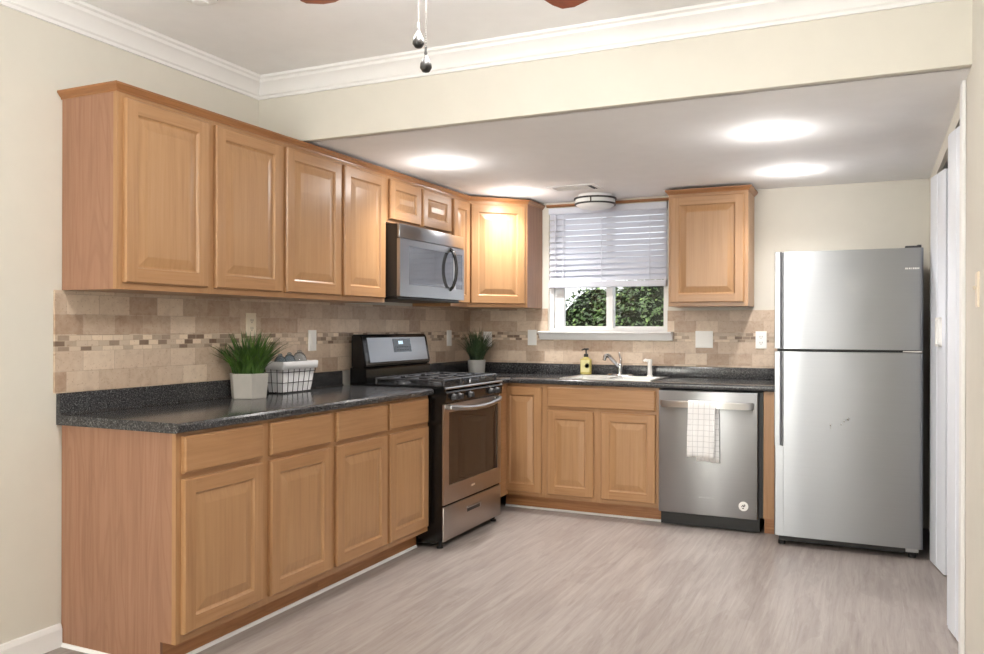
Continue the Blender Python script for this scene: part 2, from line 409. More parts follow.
bl = thing('window_blind', ((WX0+WX1)/2, .0, WZ1), 'white horizontal slat blind lowered two thirds over the kitchen window', 'blind')
bx0, bx1 = WX0+.004, WX1-.004
m = MB(); m.box(bx0, bx1, -.022, -.008, WZ1-.048, WZ1-.004, bev=.004); m.box(bx0, bx1, -.008, .014, WZ1-.05, WZ1-.004); m.build('valance', 'blind', bl)
m = MB(); zt = WZ1-.07; zb = 1.632; ns = 12
for i in range(ns):
    z = zt - (zt-zb)*i/(ns-1); t = math.radians(55+random.uniform(-3, 3)); c, s_ = math.cos(t)*.025, math.sin(t)*.025
    sag = random.uniform(-.002, .002)
    m.prism([(-.002-c, z-s_-.0015), (-.002+c, z+s_-.0015), (-.002+c, z+s_+.0015), (-.002-c, z-s_+.0015)], 'x', bx0+.006, bx1-.006)
m.build('slats', 'blind', bl)
m = MB(); m.box(bx0+.004, bx1-.004, -.026, .016, 1.562, 1.606, bev=.004); m.build('bottom_rail', 'blind', bl)
for x in (bx0+.12, (bx0+bx1)/2-.03, bx1-.12):
    m = MB()
    for y in (-.029,): m.box(x-.003, x+.003, y, y+.0012, 1.58, WZ1-.07)
    m.build('ladder_tape', 'blind', bl)
m = MB(); m.tube([(bx0+.06, -.034, WZ1-.06), (bx0+.062, -.036, WZ1-.5)], .004, 6); m.build('tilt_wand', 'blind', bl)

st(Bx('ground_outdoors', 'ground', None, -14, 14, .16, 16, -.2, -.1))
bush = thing('garden_shrub', (.75, 2.35, -.1), 'rounded leafy green shrub growing outside the kitchen window', 'shrub')
def blob(m, c, r, n=3, k=.0):
    r_ = bmesh.ops.create_icosphere(m.b, subdivisions=n, radius=1)
    for v in r_['verts']:
        d = 1 + random.uniform(-k, k); v.co = Vector((c[0]+v.co.x*r[0]*d, c[1]+v.co.y*r[1]*d, c[2]+v.co.z*r[2]*d))
BL = [((.92, 2.35, .72), (.86, .62, 1.06)), ((.33, 2.4, .68), (.62, .52, 1.02)), ((1.45, 2.4, .6), (.55, .5, 1.02))]
m = MB()
for c, r in BL: blob(m, c, tuple(x*.95 for x in r), 4, .03)
m.build('twig_core', 'core', bush)
for nm, mt, cnt in (('leaf_layer', 'leaf', 16000), ('young_leaves', 'leaf2', 1500)):
    m = MB()
    for i in range(cnt):
        c, r = BL[0 if random.random() < .5 else random.choice((1, 2))]
        while True:
            d = Vector((random.gauss(0, 1), random.gauss(0, 1), random.gauss(0, 1))).normalized()
            if d.y < .35: break
        k = random.uniform(.93, 1.05); p = Vector((c[0]+d.x*r[0]*k, c[1]+d.y*r[1]*k, c[2]+d.z*r[2]*k))
        if p.z < -.05: continue
        nrm = (d + Vector((random.uniform(-.9, .9), random.uniform(-.9, .9), random.uniform(-.5, 1)))).normalized()
        u = nrm.orthogonal().normalized(); u.rotate(Matrix.Rotation(random.uniform(0, 6.28), 3, nrm)); w = nrm.cross(u); l = random.uniform(.016, .03)
        m.poly([p-u*l, p-w*l*.5+nrm*.003, p+u*l, p+w*l*.5+nrm*.003])
    m.build(nm, mt, bush, solid=False)
fn = thing('garden_fence', (0, 6.0, -.1), 'pale board fence beyond the shrub outside the window', 'fence')
m = MB()
for i in range(10): m.box(-6, 7, 6.0, 6.03, -.08+i*.2, .1+i*.2)
m.build('boards', 'fence', fn)
for x in (-4, -2, 0, 2, 4, 6): Bx('post', 'fence', fn, x-.05, x+.05, 6.03, 6.12, -.1, 2.0)

# ------------------------------------------------------------------ cabinet helpers
class Fr:
    """a vertical face: P0 origin (x,y), U direction along the face, N outward"""
    def __init__(s, p0, u, n): s.p = Vector(p0 + (0,)); s.u = Vector(u + (0,)).normalized(); s.n = Vector(n + (0,)).normalized()
    def at(s, u, z, d): return tuple(s.p + s.u*u + s.n*d + Vector((0, 0, z)))
def rings(m, F, u0, u1, z0, z1, steps, mv, mh):
    """nested rectangles (inset, depth); side quads use mv, top and bottom quads mh"""
    R = []
    for ins, d in steps:
        R.append([m.v(F.at(u0+ins, z0+ins, d)), m.v(F.at(u1-ins, z0+ins, d)), m.v(F.at(u1-ins, z1-ins, d)), m.v(F.at(u0+ins, z1-ins, d))])
    for a, b in zip(R, R[1:]):
        for i in range(4):
            m.mat(mh if i in (0, 2) else mv); m.face([a[i], a[(i+1) % 4], b[(i+1) % 4], b[i]])
    return R
def panel_door(F, u0, u1, z0, z1, parent, name='door', fw=.056, raised=True):
    if u0 > u1: u0, u1 = u1, u0
    m = MB(); fw = min(fw, (u1-u0)*.24, (z1-z0)*.24); b = min(.034, (u1-u0-2*fw)*.22, (z1-z0-2*fw)*.25)
    R = rings(m, F, u0, u1, z0, z1, [(0, .001), (0, .015), (.005, .0205)], 'oak', 'oakh')
    a = R[-1]; i0 = fw; lip = [(i0, .0205)]
    I = [m.v(F.at(u0+i0, z0+i0, .0205)), m.v(F.at(u1-i0, z0+i0, .0205)), m.v(F.at(u1-i0, z1-i0, .0205)), m.v(F.at(u0+i0, z1-i0, .0205))]
    # stiles run full height, rails sit between them
    e = .005
    bl_, br_ = m.v(F.at(u0+i0, z0+e, .0205)), m.v(F.at(u1-i0, z0+e, .0205)); tl, tr = m.v(F.at(u0+i0, z1-e, .0205)), m.v(F.at(u1-i0, z1-e, .0205))
    m.mat('oak'); m.face([a[0], bl_, I[0], I[3], tl, a[3]]); m.face([br_, a[1], a[2], tr, I[2], I[1]])
    m.mat('oakh'); m.face([bl_, br_, I[1], I[0]]); m.face([I[3], I[2], tr, tl])
    bmesh.ops.remove_doubles(m.b, verts=m.b.verts, dist=1e-6)
    st_ = [(i0, .0205), (i0+.004, .0135), (i0+.009, .0105), (i0+.0115, .0105)] + ([(i0+.013+b, .0185), (i0+.016+b, .019)] if raised else [])
    R2 = rings(m, F, u0, u1, z0, z1, st_, 'oakp', 'oakp'); m.mat('oakp'); m.face(R2[-1])
    m.mat('oak'); m.face(R[0][::-1])
    return m.build(name, None, parent, smooth=False)
def slab_front(F, u0, u1, z0, z1, parent, name='drawer_front'):
    if u0 > u1: u0, u1 = u1, u0
    m = MB(); R = rings(m, F, u0, u1, z0, z1, [(0, .001), (0, .014), (.004, .0165), (.008, .0205)], 'oakh', 'oakh')
    m.mat('oakh'); m.face(R[-1]); m.face(R[0][::-1]); return m.build(name, None, parent)
def face_frame(F, u0, u1, z0, z1, us, zs, parent, d0=-.019):
    """solid front frame; us = stile spans, zs = rail spans"""
    m = MB()
    def bx(a, b, c, d, mt):
        m.mat(mt); P = [m.v(F.at(u, z, dd)) for dd in (d0, 0) for (u, z) in ((a, c), (b, c), (b, d), (a, d))]
        for q_ in ((3, 2, 1, 0), (4, 5, 6, 7), (0, 1, 5, 4), (1, 2, 6, 5), (2, 3, 7, 6), (3, 0, 4, 7)): m.face([P[i] for i in q_])
    for a, b in us: bx(a, b, z0, z1, 'oak')
    ed = sorted(us)
    for (a, b), (c, d) in zip(ed, ed[1:]):
        for z_, w_ in zs: bx(b, c, z_, w_, 'oakh')
    return m.build('face_frame', None, parent)

FB, UD = .61, .305
ZU0, ZU1 = 1.407, 2.168
FL = Fr((FB, 0), (0, 1), (1, 0))          # left base run: u = y
FU = Fr((UD, 0), (0, 1), (1, 0))
FK = Fr((0, -FB), (1, 0), (0, -1))         # back base run: u = x
FKU = Fr((0, -UD), (1, 0), (0, -1))

# ------------------------------------------------------------------ base cabinets
def base_left(y0, y1, doors, label, endp):
    t = thing('base_cabinet', (FB/2, (y0+y1)/2, 0), label, 'cabinet', 'oak base cabinets under the left worktop')
    m = MB(); e = .012 if endp else 0
    m.box(.004, FB-.019, y0+e, y1, .1, .876); m.build('carcass', 'oakh', t)
    Bx('toe_kick', 'toe', t, .03, FB-.075, y0+e, y1, 0, .1)
    if endp:
        m = MB(); m.prism([(.004, 0), (FB-.075, 0), (FB-.075, .1), (FB-.019, .1), (FB-.019, .876), (.004, .876)], 'y', y0, y0+.012)
        o = m.build('end_panel', 'pink', t); o['label'] = 'rosy laminate end panel'
    mid = [(doors[0][1]-.004, doors[1][0]+.004)]
    face_frame(FL, y0, y1, .1, .876, [(y0, doors[0][0]+.012), (doors[0][1]-.012, doors[1][0]+.012), (doors[1][1]-.012, y1)], [(.1, .15), (.69, .74), (.84, .876)], t)
    for a, b in doors:
        panel_door(FL, a, b, .132, .702, t); slab_front(FL, a, b, .722, .86, t)
base_left(-3.6256, -2.676, [(-3.602, -3.17), (-3.122, -2.70)], 'two-door oak base cabinet with rosy end panel at the free end of the left worktop', True)
base_left(-2.676, -1.755, [(-2.652, -2.21), (-2.183, -1.775)], 'two-door oak base cabinet standing between the end cabinet and the gas range', False)

def base_back(x0, x1, label):
    t = thing('base_cabinet', ((x0+x1)/2, -FB/2, 0), label, 'cabinet', 'oak base cabinets on the window wall'); return t
t = base_back(.02, .88, 'narrow single-door oak base cabinet in the corner beside the gas range')
m = MB(); m.box(.02, .88, -FB+.019, -.01, .1, .876); m.box(.02, .605, -.948, -FB+.019, .1, .876); m.build('carcass', 'oakh', t)
face_frame(FK, .56, .88, .1, .876, [(.56, .592), (.845, .88)], [(.1, .14), (.83, .876)], t)
panel_door(FK, .572, .864, .128, .853, t)
Bx('toe_kick', 'toe', t, .56, .88, -FB+.075, -FB+.09, 0, .1)
t = base_back(.88, 1.6715, 'wide oak sink cabinet with two doors under the kitchen window')
Bx('carcass', 'oakh', t, .88, 1.6715, -FB+.019, -.01, .1, .7)
face_frame(FK, .88, 1.6715, .1, .876, [(.88, .918), (1.22, 1.30), (1.635, 1.6715)], [(.1, .14), (.695, .745), (.84, .876)], t)
panel_door(FK, .905, 1.234, .13, .702, t); panel_door(FK, 1.285, 1.649, .13, .702, t); slab_front(FK, .905, 1.649, .724, .858, t)
Bx('toe_kick', 'toe', t, .88, 1.6715, -FB+.075, -FB+.09, 0, .1)
t = thing('filler_panel', (2.335, -.3, 0), 'slim oak filler panel between dishwasher and refrigerator', 'cabinet panel')
Bx('side_panel', 'oak', t, 2.312, 2.378, -FB-.005, -.012, .1, .876); Bx('toe_kick', 'toe', t, 2.312, 2.378, -FB+.05, -.1, 0, .1)

# ------------------------------------------------------------------ worktops
cp = [(0, .876), (.632, .876), (.642, .88), (.647, .892), (.645, .904), (.637, .912), (.625, .914), (.032, .914), (.022, .922), (.021, .994), (.016, 1.0), (0, 1.0)]
t = thing('worktop', (.32, -2.7, .876), 'speckled charcoal worktop holding the potted grass and wire basket', 'worktop')
m = MB(); m.prism([(a+.0005, z) for a, z in cp], 'y', -3.648, -1.752); m.build('slab', 'granite', t, smooth=True, angle=35)
t = thing('worktop', (1.2, -.32, .876), 'speckled charcoal worktop around the sink below the window', 'worktop')
SX0, SX1, SY0, SY1 = .975, 1.605, -.575, -.075
m = MB()
fr = [(-a, z) for a, z in cp[1:7]] + [(SY0+.01, .914), (SY0+.01, .876)]
m.prism(fr, 'x', .647, 2.385)
m.prism([(a, z) for a, z in cp[1:7]] + [(.5, .914), (.5, .876)], 'y', -.95, -.6)
m.box(.0, .52, -.95, -.56, .876, .914); m.box(.5, .66, -.62, -.5, .876, .914)
m.box(.0, SX0+.01, SY0+.01, -.0005, .876, .914); m.box(SX1-.01, 2.385, SY0+.01, -.0005, .876, .914); m.box(SX0+.01, SX1-.01, SY1-.01, -.0005, .876, .914)
m.build('slab', 'granite', t, smooth=True, angle=35)
m = MB(); m.box(.0215, 2.385, -.021, -.0005, .914, .99, bev=.003); m.box(.0005, .021, -.95, -.0005, .914, 1.0, bev=.003)
m.build('upstand', 'granite', t, smooth=True, angle=35)

# sink
t = thing('kitchen_sink', ((SX0+SX1)/2, -.32, .914), 'double-bowl stainless steel sink set into the worktop below the window', 'sink')
m = MB()
def bowl(x0, x1, y0, y1, zt_, zb_):
    a = [m.v(p) for p in ((x0, y0, zt_), (x1, y0, zt_), (x1, y1, zt_), (x0, y1, zt_))]; i = .02
    b = [m.v(p) for p in ((x0+i, y0+i, zb_), (x1-i, y0+i, zb_), (x1-i, y1-i, zb_), (x0+i, y1-i, zb_))]
    for k in range(4): m.face([a[k], b[k], b[(k+1) % 4], a[(k+1) % 4]])
    m.face(b)
zt_ = .9185; bw = [(SX0+.028, 1.272, SY0+.03, SY1-.085), (1.302, SX1-.028, SY0+.03, SY1-.085)]
xs = [SX0, bw[0][0], bw[0][1], bw[1][0], bw[1][1], SX1]; ys = [SY0, bw[0][2], bw[0][3], SY1]
for i in range(5):
    for j in range(3):
        if j == 1 and i in (1, 3): continue
        m.poly([(xs[i], ys[j], zt_), (xs[i+1], ys[j], zt_), (xs[i+1], ys[j+1], zt_), (xs[i], ys[j+1], zt_)])
for (p, q_) in (((SX0, SY0), (SX1, SY0)), ((SX1, SY0), (SX1, SY1)), ((SX1, SY1), (SX0, SY1)), ((SX0, SY1), (SX0, SY0))):
    m.poly([(p[0], p[1], zt_), (q_[0], q_[1], zt_), (q_[0], q_[1], .9143), (p[0], p[1], .9143)])
for b_ in bw: bowl(*b_, zt_, .745)
bmesh.ops.remove_doubles(m.b, verts=m.b.verts, dist=1e-5)
m.build('basin', 'sink', t)
for b_ in bw:
    m = MB(); c = ((b_[0]+b_[1])/2, (b_[2]+b_[3])/2, .7455); m.lathe([(.04, 0), (.04, .003), (.03, .001), (0, .001)], c, 20); m.build('drain', 'chrome', t)
# tap
fc = (1.268, -.118, .9185)
t = thing('kitchen_faucet', fc, 'chrome single-lever kitchen faucet standing on the sink ledge', 'faucet')
m = MB(); m.lathe([(.1, 0), (.1, .006), (.09, .012), (.03, .016), (0, .016)], fc, 28, sy=.3); m.build('base_plate', 'chrome', t, smooth=True, angle=40)
m = MB(); m.lathe([(.022, .01), (.021, .05), (.024, .075), (.018, .09), (0, .094)], fc, 20); m.build('body', 'chrome', t, smooth=True, angle=50)
m = MB(); m.tube([(fc[0], fc[1], fc[2]+.055), (fc[0]-.018, fc[1]-.04, fc[2]+.09), (fc[0]-.045, fc[1]-.1, fc[2]+.138), (fc[0]-.056, fc[1]-.125, fc[2]+.148), (fc[0]-.066, fc[1]-.148, fc[2]+.142), (fc[0]-.07, fc[1]-.155, fc[2]+.115)], [.013, .013, .0145, .0155, .015, .013], 12); m.build('spout', 'chrome', t, smooth=True, angle=50)
m = MB(); m.tube([(fc[0]+.002, fc[1], fc[2]+.085), (fc[0]+.004, fc[1]+.01, fc[2]+.115), (fc[0]-.012, fc[1]+.014, fc[2]+.165)], [.012, .008, .0055], 10); m.build('lever', 'chrome', t, smooth=True, angle=50)
sp = (1.485, -.118, .9185)
t = thing('side_sprayer', sp, 'white side sprayer standing on the right of the sink ledge', 'sprayer')
m = MB(); m.lathe([(.022, 0), (.022, .006), (.016, .012), (.0145, .085), (.017, .1), (.017, .118), (.012, .122), (0, .122)], sp, 18); m.build('handle', 'plate', t, smooth=True, angle=40)
m = MB(); m.tube([(sp[0]-.008, sp[1]-.004, sp[2]+.11), (sp[0]-.03, sp[1]-.012, sp[2]+.116), (sp[0]-.04, sp[1]-.016, sp[2]+.108)], [.012, .011, .008], 10); m.build('nozzle', 'plate', t, smooth=True, angle=40)
sb = (1.012, -.115, .9188)
t = thing('soap_bottle', sb, 'yellow hand soap bottle with black pump standing on the sink ledge', 'soap bottle')
m = MB(); m.box(sb[0]-.04, sb[0]+.04, sb[1]-.022, sb[1]+.022, sb[2], sb[2]+.118, bev=.012, seg=3); m.lathe([(.026, .115), (.018, .128), (.015, .13), (0, .13)], sb, 18); m.build('bottle', 'soap', t, smooth=True, angle=40)
Bx('label_sticker', 'label', t, sb[0]-.033, sb[0]+.033, sb[1]-.0232, sb[1]-.0222, sb[2]+.02, sb[2]+.108)
m = MB(); m.lathe([(.017, 0), (.017, .0008), (0, .0008)], (sb[0]+.014, sb[1]-.0232, sb[2]+.066), 20, 'y'); m.build('round_emblem', 'blackm', t)
m = MB(); m.lathe([(.017, .13), (.0165, .15), (.008, .153), (.0055, .156), (.0055, .178), (.012, .18), (.012, .19), (0, .192)], sb, 16); m.tube([(sb[0]+.02, sb[1], sb[2]+.187), (sb[0]-.012, sb[1]-.004, sb[2]+.187), (sb[0]-.032, sb[1]-.008, sb[2]+.178)], [.006, .006, .004], 8); m.build('pump', 'blackm', t, smooth=True, angle=40)

# ------------------------------------------------------------------ wall cabinets
def wall_left(y0, y1, z0, doors, dz, label, endp=False):
    t = thing('wall_cabinet', (UD/2, (y0+y1)/2, z0), label, 'cabinet', 'oak wall cabinets on the left wall')
    e = .012 if endp else 0
    Bx('carcass', 'oakh', t, .003, UD-.019, y0+e, y1, z0, ZU1)
    if endp: o = Bx('end_panel', 'pink', t, .003, UD-.019, y0, y0+e, z0, ZU1); o['label'] = 'rosy laminate end panel'
    us = [(y0, doors[0][0]+.012)] + [(a[1]-.012, b[0]+.012) for a, b in zip(doors, doors[1:])] + [(doors[-1][1]-.012, y1)]
    face_frame(FU, y0, y1, z0, ZU1, us, [(z0, z0+.04), (ZU1-.045, ZU1)], t)
    for a, b in doors: panel_door(FU, a, b, dz[0], dz[1], t)
wall_left(-3.6256, -2.661, ZU0, [(-3.6, -3.167), (-3.122, -2.68)], (1.433, 2.142), 'tall two-door oak wall cabinet with a rosy end panel, farthest from the window', True)
wall_left(-2.661, -1.733, ZU0, [(-2.647, -2.194), (-2.165, -1.751)], (1.433, 2.142), 'tall two-door oak wall cabinet directly beside the microwave')
wall_left(-1.733, -.897, 1.885, [(-1.70, -1.334), (-1.306, -.925)], (1.905, 2.142), 'short two-door oak wall cabinet directly above the microwave')
wall_left(-.897, -.632, ZU0, [(-.888, -.643)], (1.433, 2.142), 'narrow oak wall cabinet between microwave and corner wall cabinet')
# diagonal corner unit
t = thing('wall_cabinet', (.2, -.2, ZU0), 'corner oak wall cabinet with an angled door left of the window', 'cabinet')
m = MB(); m.prism([(.003, -.003), (.003, -.631), (UD-.003, -.631), (.618, -UD+.003), (.618, -.003)], 'z', ZU0, ZU1); m.build('carcass', 'oakh', t)
dA, dB = Vector((UD+.0, -.631)), Vector((.62, -UD)); dl = (dB-dA).length; du = (dB-dA)/dl
FD = Fr(tuple(dA + Vector((du.y, -du.x))*.002), tuple(du), (du.y, -du.x))
face_frame(FD, 0, dl, ZU0, ZU1, [(0, .03), (dl-.03, dl)], [(ZU0, ZU0+.04), (ZU1-.045, ZU1)], t, -.006)
panel_door(FD, .014, dl-.022, 1.433, 2.142, t)
o = Bx('end_panel', 'pink', t, .6185, .6235, -UD+.004, -.003, ZU0, ZU1); o['label'] = 'rosy laminate end panel'
# right of the window
RX0, RX1 = 1.659, 2.178
t = thing('wall_cabinet', ((RX0+RX1)/2, -.15, ZU0), 'single-door oak wall cabinet between window and refrigerator', 'cabinet')
Bx('carcass', 'oakh', t, RX0+.01, RX1-.008, -UD+.019, -.003, ZU0, ZU1)
for a, b in ((RX0, RX0+.01), (RX1-.008, RX1)): Bx('end_panel', 'oak', t, a, b, -UD+.019, -.003, ZU0, ZU1)
face_frame(FKU, RX0, RX1, ZU0, ZU1, [(RX0, RX0+.035), (RX1-.045, RX1)], [(ZU0, ZU0+.04), (ZU1-.045, ZU1)], t)
panel_door(FKU, RX0+.016, RX1-.024, 1.433, 2.142, t)
# wood crown
t = thing('cabinet_crown', (.3, -2, ZU1), 'dark oak crown moulding running along the tops of the wall cabinets', 'moulding')
pc = [(.001, 2.16), (.005, 2.16), (.007, 2.167), (.013, 2.172), (.02, 2.182), (.023, 2.184), (.023, 2.192), (.001, 2.192)]
m = MB(); m.sweep(pc, [(.002, -3.6256), (UD, -3.6256), (UD, -.631), (.622, -UD), (.624, -.002)]); m.build('left_length', 'crown', t)
m = MB(); m.sweep([(.0, 2.172), (.012, 2.172), (.02, 2.182), (.02, 2.192), (0, 2.192)], [(.66, -.001), (1.622, -.001)]); m.build('window_length', 'crown', t)
m = MB(); m.sweep(pc, [(RX0, -.002), (RX0, -UD), (RX1, -UD), (RX1, -.002)]); m.build('right_length', 'crown', t)

# ------------------------------------------------------------------ gas range
RY0, RY1 = -1.746, -.96
t = thing('gas_range', (.36, (RY0+RY1)/2, 0), 'black and stainless gas range between the base cabinets', 'range')
m = MB(); m.box(.075, .689, RY0+.004, RY1-.004, .045, .9); m.build('body', 'black', t)
for y in (RY0+.03, RY1-.03):
    for x in (.12, .66):
        m = MB(); m.lathe([(.02, 0), (.02, .012), (.011, .014), (.011, .05), (0, .05)], (x, y, 0), 12); m.build('foot', 'blackm', t)
m = MB(); m.prism([(.06, .9), (.69, .9), (.706, .908), (.704, .92), (.69, .926), (.06, .926)], 'y', RY0, RY1); m.build('cooktop', 'black', t)
m = MB(); m.prism([(.694, .9195), (.7095, .9195), (.712, .9135), (.709, .907), (.70, .907)], 'y', RY0+.002, RY1-.002); m.build('front_trim', 'steel_hi', t)
m = MB(); m.prism([(.689, .9), (.702, .9), (.716, .888), (.706, .832), (.689, .832)], 'y', RY0+.004, RY1-.004); cpn = m.build('control_panel', 'black', t)
for y in (-1.66, -1.585, -1.445, -1.155, -1.065):
    m = MB(); m.lathe([(.021, 0), (.021, .006), (.017, .01), (.0155, .026), (.012, .028), (0, .028)], (.711, y, .862), 18, 'x'); m.box(.735, .742, y-.003, y+.003, .848, .877)
    m.build('knob', 'grey_dk', t, smooth=True, angle=40)
m = MB(); m.box(.708, .7125, -1.40, -1.20, .843, .88); m.build('nameplate', 'dkglass', t)
od = MB(); xw = .70; wy0, wy1, wz0, wz1 = RY0+.062, RY1-.05, .355, .775
for a in ((RY0, wy0, .25, .822), (wy1, RY1, .25, .822), (wy0, wy1, .25, wz0), (wy0, wy1, wz1, .822)): od.box(.69, xw, *a)
bmesh.ops.remove_doubles(od.b, verts=od.b.verts, dist=1e-5)
od = od.build('oven_door', 'steel_dk', t)
Bx('oven_window', 'dkglass', od, .69, xw-.004, wy0, wy1, wz0, wz1)
pts = [(xw-.004, RY0+.035, .785), (xw+.03, RY0+.045, .79)]
pts = []
for i in range(17):
    u = i/16; y = RY0+.04 + (RY1-RY0-.1)*u; b_ = 1-(2*u-1)**2
    pts.append((xw +   .02 + .03*b_**.6, y, .806 - .022*b_))
m = MB(); m.tube(pts, .0145, 10)
for y in (RY0+.046, RY1-.066): m.box(xw-.001, xw+.032, y-.014, y+.014, .79, .818, bev=.004)
m.build('handle', 'steel_hi', od, smooth=True, angle=40)
m = MB()
for k, w_ in enumerate((.011, .007, .009, .006)): m.box(xw-.0005, xw+.0008, -1.39+k*.013, -1.39+k*.013+w_, .302, .312)
m.build('maker_mark', 'plate_c', od)
dr = MB(); dr.box(.69, xw, RY0, RY1, .042, .238, bev=.004); dr = dr.build('storage_drawer', 'steel_dk', t, smooth=True, angle=40)
m = MB(); m.box(xw-.0005, xw+.001, -1.45, -1.27, .157, .181); m.build('grip_recess', 'blackm', dr)
m = MB(); m.box(xw-.001, xw+.007, -1.455, -1.265, .178, .188, bev=.003); m.box(xw-.001, xw+.004, -1.275, -1.262, .155, .188, bev=.001); m.build('grip_lip', 'steel_hi', dr)
Bx('kick_plate', 'black', t, .1, .64, RY0+.02, RY1-.02, .02, .06)
# backguard
m = MB(); m.prism([(.06, .92), (.178, .926), (.174, 1.008), (.165, 1.018), (.06, 1.018)], 'y', RY0+.004, RY1-.004); m.build('riser', 'black', t)
m = MB(); m.prism([(.068, 1.018), (.158, 1.018), (.172, 1.03), (.172, 1.045), (.142, 1.205), (.13, 1.218), (.068, 1.218)], 'y', RY0+.0, RY1-.0, bev=.006); bg = m.build('backguard', 'black', t, smooth=True, angle=35)
# sloped steel facing
def slope(x_off, z): return .172 - (z-1.045)*(.03/.16) + x_off
m = MB(); y0, y1 = RY0+.05, RY1-.035
m.prism([(slope(-.004, 1.05), 1.05), (slope(.003, 1.05), 1.05), (slope(.003, 1.198), 1.198), (slope(-.004, 1.198), 1.198)], 'y', y0, y1); fp = m.build('facing', 'steel', bg)
dy0, dy1 = -1.41, -1.195
m = MB(); m.prism([(slope(.001, 1.105), 1.105), (slope(.0045, 1.105), 1.105), (slope(.0045, 1.19), 1.19), (slope(.001, 1.19), 1.19)], 'y', dy0, dy1); m.build('display', 'screen', bg)
m = MB()
for k, (a, w_) in enumerate(((.085, .012), (.1, .004), (.108, .012), (.124, .012))): m.prism([(slope(.005, 1.155), 1.155), (slope(.0053, 1.155), 1.155), (slope(.0053, 1.175), 1.175), (slope(.005, 1.175), 1.175)], 'y', dy0+a-.02, dy0+a-.02+w_)
m.build('display_digits', 'digit', bg)
m = MB()
for k in range(6):
    for r_ in range(2):
        z = 1.115+r_*.018; m.prism([(slope(.005, z), z), (slope(.0053, z), z), (slope(.0053, z+.006), z+.006), (slope(.005, z+.006), z+.006)], 'y', dy0+.02+k*.031, dy0+.038+k*.031)
m.build('touch_keys', 'grey_dk', bg)
# burners and grates
bc = [(.33, RY0+.16), (.56, RY0+.16), (.445, (RY0+RY1)/2), (.33, RY1-.16), (.56, RY1-.16)]
for x, y in bc:
    m = MB(); m.lathe([(.055, .0), (.05, .008), (.042, .01), (.042, .016), (.036, .019), (0, .02)], (x, y, .9255), 20); m.build('burner', 'iron', t, smooth=True, angle=40)
gy = [RY0+.03, RY0+.265, RY1-.265, RY1-.03]
for k in range(3):
    a, b = gy[k]+.003, gy[k+1]-.003; x0, x1 = .225, .675; z = .958; r_ = .0065
    m = MB()
    def bar(p, q_): m.tube([p, q_], r_, 6)
    for y in (a, b): bar((x0, y, z), (x1, y, z))
    for x in (x0, x1, (x0+x1)/2): bar((x, a, z), (x, b, z))
    cy = (a+b)/2
    for x in ((x0+x1)/2-.115, (x0+x1)/2+.115):
        bar((x, a, z), (x, cy-.025, z+.004)); bar((x, cy+.025, z+.004), (x, b, z))
    bar((x0, cy, z), (x0+.085, cy, z+.004)); bar((x1-.085, cy, z+.004), (x1, cy, z)); bar(((x0+x1)/2-.08, cy, z+.004), ((x0+x1)/2+.08, cy, z+.004))
    for x in (x0, x1):
        for y in (a, b): bar((x, y, z), (x, y, .926))
    m.build('grate', 'iron', t, smooth=True, angle=50)
t.location.x += .01

# ------------------------------------------------------------------ microwave
MY0, MY1, MZ0, MZ1 = -1.73, -.9, 1.445, 1.872
t = thing('microwave', (.2, (MY0+MY1)/2, MZ0), 'stainless over-the-range microwave mounted under the short wall cabinet', 'microwave')
Bx('body', 'blackm', t, .012, .386, MY0, MY1, MZ0, MZ1)
m = MB(); m.box(.387, .406, MY0, MY1, MZ1-.082, MZ1, bev=.006); m.build('vent_grille', 'steel', t, smooth=True, angle=40)
m = MB(); m.box(.02, .38, MY0+.02, MY1-.02, MZ0-.018, MZ0, bev=.004); m.build('underside', 'blackm', t)
dm = MB(); x0, x1 = .387, .408; wy0, wy1, wz0, wz1 = MY0+.105, MY1-.025, MZ0+.072, MZ1-.125
for a in ((MY0, wy0, MZ0, MZ1-.086), (wy1, MY1, MZ0, MZ1-.086), (wy0, wy1, MZ0, wz0), (wy0, wy1, wz1, MZ1-.086)): dm.box(x0, x1, *a)
bmesh.ops.remove_doubles(dm.b, verts=dm.b.verts, dist=1e-5)
dm = dm.build('door', 'steel', t)
Bx('door_glass', 'mwglass', dm, x0+.01, x1-.003, wy0, wy1, wz0, wz1)
hy = MY1-.2
Bx('handle_strip', 'steel_hi', dm, x1-.0025, x1+.001, hy+.045, hy+.075, wz0-.005, wz1+.005)
m = MB(); hp = []
for i in range(15):
    u = i/14; b_ = math.sin(PI*u); hp.append((x1-.004+.05*b_**.55, hy, wz0-.012 + (wz1-wz0+.04)*u))
m.tube(hp, .0105, 10); m.build('handle', 'black', dm, smooth=True, angle=50)

# ------------------------------------------------------------------ dishwasher and towel
DX0, DX1 = 1.676, 2.282
t = thing('dishwasher', ((DX0+DX1)/2, -.32, 0), 'grey stainless dishwasher with a bar handle beside the sink cabinet', 'dishwasher')
Bx('tub', 'blackm', t, DX0+.004, 2.308, -FB+.0, -.03, .1, .868)
Bx('kick_plate', 'blackm', t, DX0, DX1+.004, -FB+.03, -.08, .004, .1)
dd = MB(); dd.box(DX0, DX1, -.652, -FB-.001, .094, .866, bev=.006); dd = dd.build('door', 'steel_dw', t, smooth=True, angle=40)
m = MB(); hx0, hx1 = 1.692, 2.262
m.prism([(hx0, -.668), (hx0+.05, -.692), (hx1-.05, -.692), (hx1, -.668), (hx1, -.676), (hx1-.045, -.706), (hx0+.045, -.706), (hx0, -.676)], 'z', .765, .806, bev=.003)
for a in (hx0+.002, hx1-.022): m.box(a, a+.02, -.672, -.651, .77, .80)
m.build('handle', 'sink', dd, smooth=True, angle=35)
m = MB(); ec = (2.2, -.6525, .172)
m.mat('plate'); m.lathe([(.029, -.0008), (.029, 0), (0, 0)], ec, 28, 'y');
